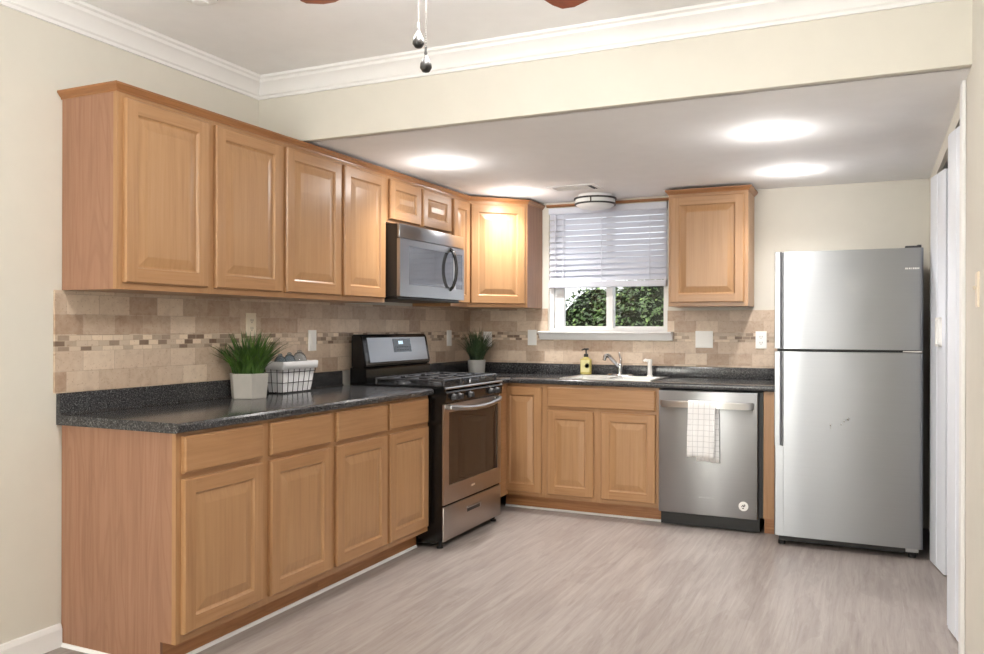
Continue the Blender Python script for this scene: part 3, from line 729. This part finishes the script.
eb = m.build('round_sticker', None, dd)
m = MB()
def stick(a, b): m.tube([(ec[0]+a[0], ec[1]-.0014, ec[2]+a[1]), (ec[0]+b[0], ec[1]-.0014, ec[2]+b[1])], .0024, 6)
stick((-.011, -.003), (-.002, .008)); stick((-.002, .008), (.001, -.004)); stick((.001, -.004), (.01, .006)); stick((-.008, -.012), (.004, -.013)); stick((.01, .006), (.004, .012))
m.build('sticker_mark', 'blackm', eb)
m = MB()
for k, w_ in enumerate((.008, .006, .006, .004, .007, .005, .006, .006)): m.box(1.93+k*.0115, 1.93+k*.0115+w_, -.6526, -.6519, .2, .208)
m.build('maker_mark', 'steel_dw', dd)
# towel over the handle
def towel():
    t_ = thing('dish_towel', (1.955, -.7, .81), 'white checked dish towel hanging over the dishwasher handle', 'towel')
    m = MB(); uvl = m.b.loops.layers.uv.new('UVMap')
    prof_ = []   # (y, z, length)
    zf, zb = .462, .432
    path_ = [(-.7125, zf)] + [(-.7125 + .0015*math.sin(k*.9), zf + (.80-zf)*k/14) for k in range(1, 14)] + [(-.7115, .80), (-.708, .8085), (-.70, .8105), (-.690, .8095), (-.6855, .803)] + [(-.679, .80 - (.80-zb)*k/10) for k in range(1, 11)]
    n = 24; grid = []; L = 0
    for k, (y, z) in enumerate(path_):
        if k: L += math.hypot(y-path_[k-1][0], z-path_[k-1][1])
        row = []; back = k > 17
        for i in range(n+1):
            u = i/n; fall = max(0, (.80-z))/.35
            x0, x1 = (1.875, 2.04) if not back else (1.915, 2.056)
            f_ = min(1, fall*2); x = x0 + (x1-x0)*u + fall*(.004*math.sin(u*9) - (.006 if not back else -.002))
            yy = y - f_*(.007*math.sin(u*7.5+.6)+.007 + .003*math.sin(u*17)) * (1 if not back else -.35)
            row.append((m.v((x, min(yy, -.659), z + (.004*math.sin(u*5) if k in (0, len(path_)-1) else 0))), u*.165, L))
        grid.append(row)
    for a, b in zip(grid, grid[1:]):
        for i in range(n):
            f = m.face([a[i][0], a[i+1][0], b[i+1][0], b[i][0]])
            for l, (_, uu, vv) in zip(f.loops, (a[i], a[i+1], b[i+1], b[i])): l[uvl].uv = (uu, vv)
    o = m.build('cloth', 'towel', t_, smooth=True, solid=False)
    md = o.modifiers.new('thickness', 'SOLIDIFY'); md.thickness = .0025; md.offset = 0
towel()

# ------------------------------------------------------------------ refrigerator
GX0, GX1, GY = 2.398, 3.165, -.838
t = thing('refrigerator', ((GX0+GX1)/2, -.4, 0), 'stainless top-freezer refrigerator standing beside the folding door', 'refrigerator')
Bx('cabinet_body', 'grey_dk', t, GX0+.006, GX1-.006, GY+.09, -.05, .05, 1.69)
Bx('base_grille', 'blackm', t, GX0+.02, GX1-.02, GY+.06, GY+.09, .022, .075)
Bx('gasket', 'blackm', t, GX0+.014, GX1-.004, GY+.078, GY+.0905, .06, 1.69)
def fdoor(z0, z1):
    m = MB(); hw = .05
    a = []
    def arc(cx, cy, r, a0, a1, n=5): return [(cx+r*math.cos(a0+(a1-a0)*i/n), cy+r*math.sin(a0+(a1-a0)*i/n)) for i in range(n+1)]
    x0, x1 = GX0+hw, GX1; bow = .0022
    out = [(GX0+.004, GY+.078), (GX0+.004, GY+.035), (x0-.006, GY+.035), (x0-.004, GY+.012)]
    out += [(x0 + (x1-.02-x0)*i/12, GY + bow - bow*(1-(2*i/12-1)**2) + (0 if i else .003)) for i in range(0, 13)]
    out += arc(x1-.016, GY+bow+.016, .016, -PI/2, 0, 5) + [(x1, GY+.078)]
    m.prism(out, 'z', z0, z1)
    return m.build('door', 'steel', t, smooth=True, angle=25)
fz = fdoor(1.144, 1.703); fr_ = fdoor(.062, 1.128)
def fhandle(z0, z1, par):
    m = MB(); m.prism([(GX0, GY+.04), (GX0, GY-.004), (GX0+.004, GY-.012), (GX0+.03, GY-.014), (GX0+.037, GY-.008), (GX0+.037, GY+.02), (GX0+.028, GY+.034), (GX0+.028, GY+.04)], 'z', z0, z1, bev=.001)
    m.build('handle', 'steel', par, smooth=True, angle=35)
fhandle(1.146, 1.703, fz); fhandle(.585, 1.128, fr_)
m = MB(); m.prism([(GX0, GY+.04), (GX0, GY+.008), (GX0+.006, GY+.002), (GX0+.05, GY), (GX0+.05, GY+.04)], 'z', .062, .583, bev=.001); m.build('door_edge', 'steel', fr_, smooth=True, angle=35)
m = MB()
for k, w_ in enumerate((.007, .005, .006, .004, .006, .006, .006, .005)): m.box(3.076+k*.009, 3.076+k*.009+w_, GY-.001, GY+.008, 1.586, 1.595)
m.build('maker_mark', 'plate', fz)
m = MB(); m.box(GX1-.09, GX1-.01, GY+.02, GY+.12, 1.704, 1.716, bev=.004); m.lathe([(.011, 0), (.011, .02), (0, .021)], (GX1-.02, GY+.035, 1.7), 14); m.build('hinge', 'grey_dk', t, smooth=True, angle=40)
m = MB(); m.box(GX1-.1, GX1-.006, GY+.012, GY+.06, 1.131, 1.141, bev=.002); m.build('hinge', 'chrome', t)
m = MB(); m.box(GX1-.085, GX1-.02, GY+.012, GY+.08, .04, .06, bev=.003); m.build('hinge', 'steel_hi', t)
for x in (GX0+.035, GX1-.05):
    for y in (GY+.075, -.12):
        m = MB(); m.lathe([(.02, 0), (.02, .02), (.01, .022), (.01, .055), (0, .055)], (x, y, 0), 12); m.build('foot', 'blackm', t)
# small dents catching the light on the lower door
m = MB()
for (x, z, r_) in ((2.772, .74, .006), (2.792, .752, .008), (2.757, .722, .005), (2.7, .715, .006), (2.7, .70, .004)):
    m = MB(); m.lathe([(0, -.002), (r_, 0), (r_*.9, .003), (0, .004)], (x, GY-.0008, z), 10, 'y'); m.build('dent', 'chrome', fr_, smooth=True)['label'] = 'small dent in the steel'

# ------------------------------------------------------------------ folding door in the right wall
t = thing('folding_door', (XR+.02, (DY0+DY1)/2, .0), 'white folding closet door standing slightly ajar beside the refrigerator', 'door')
def leaf(p, q_, handle=False):
    p, q_ = Vector(p + (0,)), Vector(q_ + (0,)); d = (q_-p).normalized(); n = Vector((d.y, -d.x, 0))
    m = MB(); th = .014; L = (q_-p).length
    def pt(u, o, z): v = p + d*u + n*o; return (v.x, v.y, z)
    us = [0, .012, L/2-.008, L/2-.003, L/2+.003, L/2+.008, L-.012, L]; ds = [th-.004, th, th, th-.005, th-.005, th, th, th-.004]
    outl = [(u, o) for u, o in zip(us, ds)] + [(u, -o) for u, o in zip(us[::-1], ds[::-1])]
    m.prism([pt(u, o, 0)[:2] for u, o in outl], 'z', .012, DZ-.05)
    o = m.build('leaf', 'door', t, smooth=True, angle=25)
    if handle:
        m = MB(); s0 = -1 if handle < 0 else 1
        for (a, b, c, e) in ((L-.12, L-.05, 1.17, 1.182), (L-.12, L-.05, 1.308, 1.32), (L-.12, L-.107, 1.17, 1.32), (L-.063, L-.05, 1.17, 1.32)):
            P = [m.v(pt(u, s0*oo, z)) for oo in (th-.001, th+.016) for (u, z) in ((a, c), (b, c), (b, e), (a, e))]
            for f in ((3, 2, 1, 0), (4, 5, 6, 7), (0, 1, 5, 4), (1, 2, 6, 5), (2, 3, 7, 6), (3, 0, 4, 7)): m.face([P[i] for i in f])
        m.build('pull', 'plate', o)
leaf((XR+.06, -.45), (3.21, -.82)); leaf((3.21, -.825), (3.26, -1.11), 1)
leaf((3.26, -1.6), (3.215, -1.915)); leaf((3.215, -1.925), (XR+.02, -2.185))

# ------------------------------------------------------------------ lights of the room
def can(x, y, label):
    t = thing('recessed_light', (x, y, ZS), label, 'ceiling light', 'recessed ceiling lights in the kitchen')
    m = MB(); m.lathe([(.06, -.001), (.078, -.006), (.08, -.001), (.08, 0), (.06, 0)], (x, y, ZS), 32); m.build('trim_ring', 'white', t, smooth=True, angle=40)
    m = MB(); m.lathe([(.061, -.001), (.04, -.004), (0, -.005)], (x, y, ZS), 32); m.build('diffuser', 'lamp', t, smooth=True, angle=40)
    light('bulb', 'SPOT', (0, 0, -.02), CAN_W, (1, .97, .94), t, spot_size=math.radians(140), spot_blend=1.0, shadow_soft_size=.06)
    light('ceiling_fill', 'POINT', (0, 0, -.1), CEIL_FILL_W, (1, .97, .94), t, shadow_soft_size=.05)  # extra lamp added below the diffuser to brighten the kitchen ceiling
    return t
c0 = can(.668, -1.687, 'recessed ceiling light shining in front of the microwave')
copy_tree(c0, (.645, -.584, ZS), 'recessed ceiling light in front of the corner wall cabinet')
copy_tree(c0, (2.468, -1.701, ZS), 'recessed ceiling light near the beam, standing out before the refrigerator')
copy_tree(c0, (2.466, -.615, ZS), 'recessed ceiling light between the right wall cabinet and refrigerator')
fl = (1.115, -.23, ZS)
t = thing('flush_ceiling_light', fl, 'round flush ceiling light with two black bands above the window', 'ceiling light')
m = MB(); m.lathe([(.12, 0), (.12, -.02), (0, -.02)], fl, 32); m.build('mount', 'white', t, smooth=True, angle=40)
m = MB(); m.lathe([(.138, -.02), (.142, -.05), (.135, -.075), (.11, -.092), (.06, -.102), (0, -.105)], fl, 40); m.build('shade', 'frost', t, smooth=True, angle=60)
for r_, z in ((.145, -.03), (.14, -.068)):
    m = MB(); m.lathe([(r_, z-.005), (r_+.006, z-.005), (r_+.006, z+.006), (r_, z+.006)], fl, 40); m.build('band', 'bronze', t, smooth=True, angle=40)
for k in range(3):
    a = -PI/2+.1+k*2*PI/3; m = MB(); m.tube([(fl[0]+.149*math.cos(a), fl[1]+.149*math.sin(a), ZS-.026), (fl[0]+.145*math.cos(a), fl[1]+.145*math.sin(a), ZS-.073)], .005, 6); m.build('clip', 'bronze', t)
# vent
vc = (1.09, -.60, ZS)
t = thing('ceiling_vent', vc, 'white rectangular ceiling vent register before the flush light', 'vent')
m = MB(); x0, x1, y0, y1 = vc[0]-.17, vc[0]+.17, vc[1]-.1, vc[1]+.1
for a in ((x0, x1, y0, y0+.03), (x0, x1, y1-.03, y1), (x0, x0+.03, y0+.03, y1-.03), (x1-.03, x1, y0+.03, y1-.03)): m.box(*a, ZS-.008, ZS-.0005)
m.build('frame', 'white', t)
m = MB()
for k in range(9):
    y = y0+.038+k*.0155; m.prism([(y, ZS-.009), (y+.009, ZS-.002), (y+.0075, ZS-.001), (y-.0015, ZS-.008)], 'x', x0+.03, x1-.06)
m.build('louvre', 'plate', t)
m = MB()
for k in range(2): m.box(x1-.058+k*.016, x1-.048+k*.016, y0+.032, y1-.032, ZS-.009, ZS-.001)
m.build('slot_bars', 'blackm', t)  # black bars put in for the dark of the louvre opening

# ceiling fan
fw = Vector((-.4207, .9072, 0)); fx = (1.896, -4.024)
t = thing('ceiling_fan', (fx[0], fx[1], ZC), 'dark-bladed ceiling fan hanging in the dining end, pull chains dangling', 'ceiling fan')
m = MB(); m.lathe([(.0, -.0), (.07, -.0), (.065, -.035), (.02, -.05), (.013, -.05), (.013, -.12), (.05, -.125), (.1, -.14), (.115, -.17), (.11, -.215), (.07, -.24), (.06, -.275), (.07, -.29), (.07, -.315), (.02, -.33), (0, -.33)], (fx[0], fx[1], ZC), 32); m.build('motor_housing', 'bronze', t, smooth=True, angle=40)
a0 = math.atan2(fw.y, fw.x); BZ = 2.328
for k in range(5):
    a = a0 + math.radians(36 + 72*k) - .012; d = Vector((math.cos(a), math.sin(a), 0)); n = Vector((-d.y, d.x, 0)); c = Vector((fx[0], fx[1], BZ)); pit = math.radians(-11)
    def pt(u, w, h): return tuple(c + d*u + n*(w*math.cos(pit)) + Vector((0, 0, w*math.sin(pit) + h)))
    m = MB(); out = [(.19, -.05), (.24, -.058), (.675, -.07), (.723, -.062), (.747, -.03), (.747, .03), (.723, .062), (.675, .07), (.24, .058), (.19, .05)]
    A = [m.v(pt(u, w, 0)) for u, w in out]; B = [m.v(pt(u, w, .007)) for u, w in out]; m.face(A); m.face(B[::-1])
    for i in range(len(out)): m.face([A[i], B[i], B[(i+1) % len(out)], A[(i+1) % len(out)]])
    bo = m.build('blade', 'fan', t)
    m = MB(); out = [(.08, -.02), (.2, -.035), (.235, -.03), (.235, .03), (.2, .035), (.08, .02)]
    A = [m.v(pt(u, w, .008)) for u, w in out]; B = [m.v(pt(u, w, .014)) for u, w in out]; m.face(A); m.face(B[::-1])
    for i in range(len(out)): m.face([A[i], B[i], B[(i+1) % len(out)], A[(i+1) % len(out)]])
    m.build('blade_iron', 'bronze', bo)
for k in range(3):
    a = a0 + PI/3*(1+2*k); cx, cy = fx[0]+.12*math.cos(a), fx[1]+.12*math.sin(a)
    m = MB(); m.tube([(fx[0]+.05*math.cos(a), fx[1]+.05*math.sin(a), ZC-.27), (cx, cy, ZC-.27)], .01, 8); ar = m.build('lamp_arm', 'bronze', t)
    m = MB(); m.lathe([(.022, -.26), (.03, -.265), (.05, -.285), (.06, -.31), (.055, -.335), (.035, -.35), (0, -.355)], (cx, cy, ZC), 24); m.build('globe', 'globe', ar, smooth=True, angle=60)
    light('bulb', 'POINT', (cx-fx[0], cy-fx[1], -.42), FAN_W, (1, .98, .95), t, shadow_soft_size=.07)
rt = Vector((.9072, .4207, 0))
for off, zb_ in ((-.036, 1.975), (-.016, 1.91)):
    c = Vector((fx[0], fx[1], 0)) + rt*off - fw*(.0 if off < -.03 else .01)
    m = MB(); z = zb_+.07
    while z < ZC-.32:
        bmesh.ops.create_icosphere(m.b, subdivisions=1, radius=.0017, matrix=Matrix.Translation((c.x, c.y, z))); z += .0062
    ch = m.build('pull_chain', 'chain', t)
    m = MB(); m.lathe([(0, 0), (.009, .003), (.0155, .013), (.0145, .023), (.008, .036), (.004, .043), (.003, .046), (.0045, .05), (.003, .056), (.003, .066), (0, .068)], (c.x, c.y, zb_), 16); m.build('pendant', 'bronze', ch, smooth=True, angle=50)
# second ceiling fitting at the very top edge of the view
cm = (.57, -3.47, ZC)
t = thing('smoke_detector', cm, 'small round white fitting on the dining ceiling near the left crown moulding', 'smoke detector')
m = MB(); m.lathe([(.07, -.001), (.07, -.012), (.062, -.026), (.03, -.036), (0, -.036)], cm, 28); m.build('housing', 'white', t, smooth=True, angle=40)
m = MB(); m.lathe([(.03, -.036), (.03, -.041), (.02, -.043), (0, -.043)], cm, 20); m.build('cap', 'white', t, smooth=True, angle=40)

# ------------------------------------------------------------------ switches and outlets
def plate(F, u, z, label, cat, kind, mt='plate', w=.072, h=.118, grp='wall plates'):
    loc = F.at(u, z, 0)
    t = thing('wall_switch' if 'switch' in cat else 'wall_outlet', loc, label, cat, grp)
    def bx(m, u0, u1, z0, z1, d0, d1):
        P = [m.v(F.at(u+a, z+b, d)) for d in (d0, d1) for (a, b) in ((u0, z0), (u1, z0), (u1, z1), (u0, z1))]
        for f in ((3, 2, 1, 0), (4, 5, 6, 7), (0, 1, 5, 4), (1, 2, 6, 5), (2, 3, 7, 6), (3, 0, 4, 7)): m.face([P[i] for i in f])
    m = MB(); bx(m, -w/2, w/2, -h/2, h/2, 0, .004); bx(m, -w/2+.004, w/2-.004, -h/2+.004, h/2-.004, .004, .0065); m.build('cover_plate', mt, t)
    if kind == 'rocker':
        for du_ in ((0,) if w < .1 else (-.023, .023)):
            m = MB(); bx(m, du_-.017, du_+.017, -.034, .034, .006, .0085); m.build('rocker', mt, t)
    elif kind == 'toggle':
        m = MB(); bx(m, -.005, .005, -.012, .012, .006, .008); bx(m, -.004, .004, 0, .012, .008, .016); m.build('toggle', mt, t)
    elif kind == 'outlet':
        for dz_ in (-.02, .02):
            m = MB(); bx(m, -.017, .017, dz_-.015, dz_+.015, .006, .008); so = m.build('socket', mt, t)
            m = MB()
            for a in (-.008, .006): bx(m, a, a+.003, dz_-.004, dz_+.008, .0079, .0083)
            bx(m, -.0025, .0025, dz_-.012, dz_-.007, .0079, .0083); m.build('slots', 'slot', so)
TL = Fr((.0101, 0), (0, 1), (1, 0)); TB = Fr((0, -.0101), (1, 0), (0, -1)); TR = Fr((XR-.0001, 0), (0, 1), (-1, 0))
plate(TL, -2.545, 1.275, 'almond wall outlet on the tiles behind the potted grass', 'wall outlet', 'outlet', 'plate_c')
plate(TL, -2.035, 1.186, 'white rocker switch on the tiles above the wire basket', 'light switch', 'rocker')
plate(TL, -.365, 1.181, 'white rocker switch on the left wall between range and corner', 'light switch', 'rocker')
plate(TB, .168, 1.17, 'white wall outlet on the tiles behind the corner grass plant', 'wall outlet', 'outlet')
plate(TB, .545, 1.186, 'white wall switch on the tiles beside the left end of the window sill', 'light switch', 'rocker')
plate(TB, 1.843, 1.182, 'wide white double switch on the tiles under the right wall cabinet', 'light switch', 'rocker', w=.12)
plate(TB, 2.225, 1.182, 'white wall outlet on the tiles beside the refrigerator', 'wall outlet', 'outlet')
plate(TR, -2.68, 1.395, 'cream toggle switch on the right wall in front of the folding door', 'light switch', 'toggle', 'plate_c')

# ------------------------------------------------------------------ worktop accessories
def grass_plant(loc, r, h, sides, gh, gr, n, label, potm, leafm, lean):
    t = thing('potted_grass', loc, label, 'plant')
    m = MB(); a0_ = .35
    def ring(rr, z): return [m.v((loc[0]+rr*math.cos(a0_+2*PI*i/sides), loc[1]+rr*math.sin(a0_+2*PI*i/sides), loc[2]+z)) for i in range(sides)]
    R = [ring(r*.88, 0), ring(r*.9, .004), ring(r, h-.003), ring(r*.985, h), ring(r*.88, h), ring(r*.86, h-.012)]
    m.face(R[0][::-1]); m.face(R[-1])
    for a, b in zip(R, R[1:]):
        for i in range(sides): m.face([a[i], a[(i+1) % sides], b[(i+1) % sides], b[i]])
    m.build('pot', potm, t, smooth=sides > 12, angle=40)
    m = MB(); m.lathe([(r*.8, h-.0115), (r*.4, h-.004), (0, h-.002)], loc, 16); m.build('soil', 'soil', t)
    m = MB()
    for i in range(n):
        a = random.uniform(0, 2*PI); q0 = math.sqrt(random.random()); p = Vector((loc[0]+r*.72*q0*math.cos(a), loc[1]+r*.72*q0*math.sin(a), loc[2]+h-.012))
        a2 = a + random.gauss(0, .7); ln = gh*random.uniform(.55, 1.08); out = gr*(.12+.9*q0*random.uniform(.5, 1.1)); w = random.uniform(.0018, .0036)*lean
        d = Vector((math.cos(a2), math.sin(a2), 0)); sd = Vector((-d.y, d.x, 0)); sd.rotate(Matrix.Rotation(random.uniform(-.8, .8), 3, 'Z')); prev = None
        for k in range(6):
            u = k/5; c = p + d*(out*u**1.7) + Vector((0, 0, ln*(u - .28*(out/gr)*u*u))); c.x = max(c.x, .014); c.y = min(c.y, -.024); ww = w*(1-u*u*.92)
            cur = (m.v(c-sd*ww), m.v(c+sd*ww))
            if prev: m.face([prev[0], prev[1], cur[1], cur[0]])
            prev = cur
    m.build('grass_blades', leafm, t, smooth=True, solid=False)
grass_plant((.136, -2.70, .9142), .098, .122, 6, .235, .165, 230, 'bushy grass plant in a pale faceted concrete pot on the worktop', 'concrete', 'grass', 2.3)
grass_plant((.205, -.285, .9142), .068, .104, 28, .27, .15, 330, 'tall grass plant in a round grey pot in the worktop corner', 'concrete2', 'grass2', 1.1)

# wire basket with liner
X0, X1, Y0, Y1, Z0, Z1 = .035, .158, -2.47, -2.19, .916, 1.068
t = thing('wire_basket', (.095, -2.33, .9142), 'black wire basket with a white cloth liner on the left worktop', 'basket')
tp = .018
def rc(z):
    u = (z-Z0)/(Z1-Z0); e = tp*(1-u); return X0+e*.4, X1-e, Y0+e, Y1-e
m = MB()
for z in (Z0+.003, Z0+.055, Z0+.11, Z1):
    a, b, c, d = rc(z); m.tube([(a, c, z), (b, c, z), (b, d, z), (a, d, z)], .0022, 6, closed=True)
for k in range(7):
    u = k/6
    for side in (0, 1):
        a, b, c, d = rc(Z0+.003); e, f, g, h = rc(Z1); m.tube([(b if side else a, c+(d-c)*u, Z0+.003), (f if side else e, g+(h-g)*u, Z1)], .0018, 5)
for k in range(4):
    u = k/3
    for side in (0, 1):
        a, b, c, d = rc(Z0+.003); e, f, g, h = rc(Z1); m.tube([(a+(b-a)*u, d if side else c, Z0+.003), (e+(f-e)*u, h if side else g, Z1)], .0018, 5)
m.build('wire_frame', 'iron', t)
m = MB(); R = []
def lr(z, off):
    a, b, c, d = rc(min(z, Z1)); a, b, c, d = a+off, b-off, c+off, d-off; pts = []; n = 10
    for (p, q_) in (((a, c), (b, c)), ((b, c), (b, d)), ((b, d), (a, d)), ((a, d), (a, c))):
        for i in range(n):
            u = i/n; pts.append((p[0]+(q_[0]-p[0])*u, p[1]+(q_[1]-p[1])*u))
    return [m.v((x, y, z+random.uniform(-.0015, .0015))) for x, y in pts]
R = [lr(Z0+.006, .006), lr(Z0+.03, .0045), lr(Z0+.07, .0045), lr(Z1-.004, .005), lr(Z1+.012, .005), lr(Z1+.0125, -.005), lr(Z1+.010, -.006), lr(Z1-.026, -.0062)]
m.face(R[0][::-1])
for a, b in zip(R, R[1:]):
    k = len(a)
    for i in range(k): m.face([a[i], a[(i+1) % k], b[(i+1) % k], b[i]])
o = m.build('cloth_liner', 'linen', t, smooth=True, angle=38, solid=False); o.modifiers.new('thickness', 'SOLIDIFY').thickness = .0015
def jar(c, r, h, mt, label):
    t_ = thing('glass_jar', c, label, 'jar', 'glass jars in the wire basket')
    m = MB(); m.lathe([(0, 0), (r*.8, 0), (r*.95, .008), (r, h*.5), (r*1.02, h*.74), (r*.9, h*.86), (r*.6, h*.96), (r*.3, h), (0, h)], c, 20); m.build('vessel', mt, t_, smooth=True, angle=60)
    m = MB(); m.lathe([(r*.32, h-.002), (r*.34, h+.006), (r*.2, h+.009), (0, h+.01)], c, 14); m.build('stopper', mt, t_, smooth=True, angle=60)
jar((.09, -2.41, .923), .034, .19, 'jarb', 'pale blue glass jar at the grass plant end of the wire basket')
jar((.09, -2.335, .923), .035, .195, 'jarb', 'pale blue glass jar in the middle of the wire basket')
jar((.092, -2.252, .923), .04, .205, 'jar', 'clear glass jar rising tallest from the wire basket')
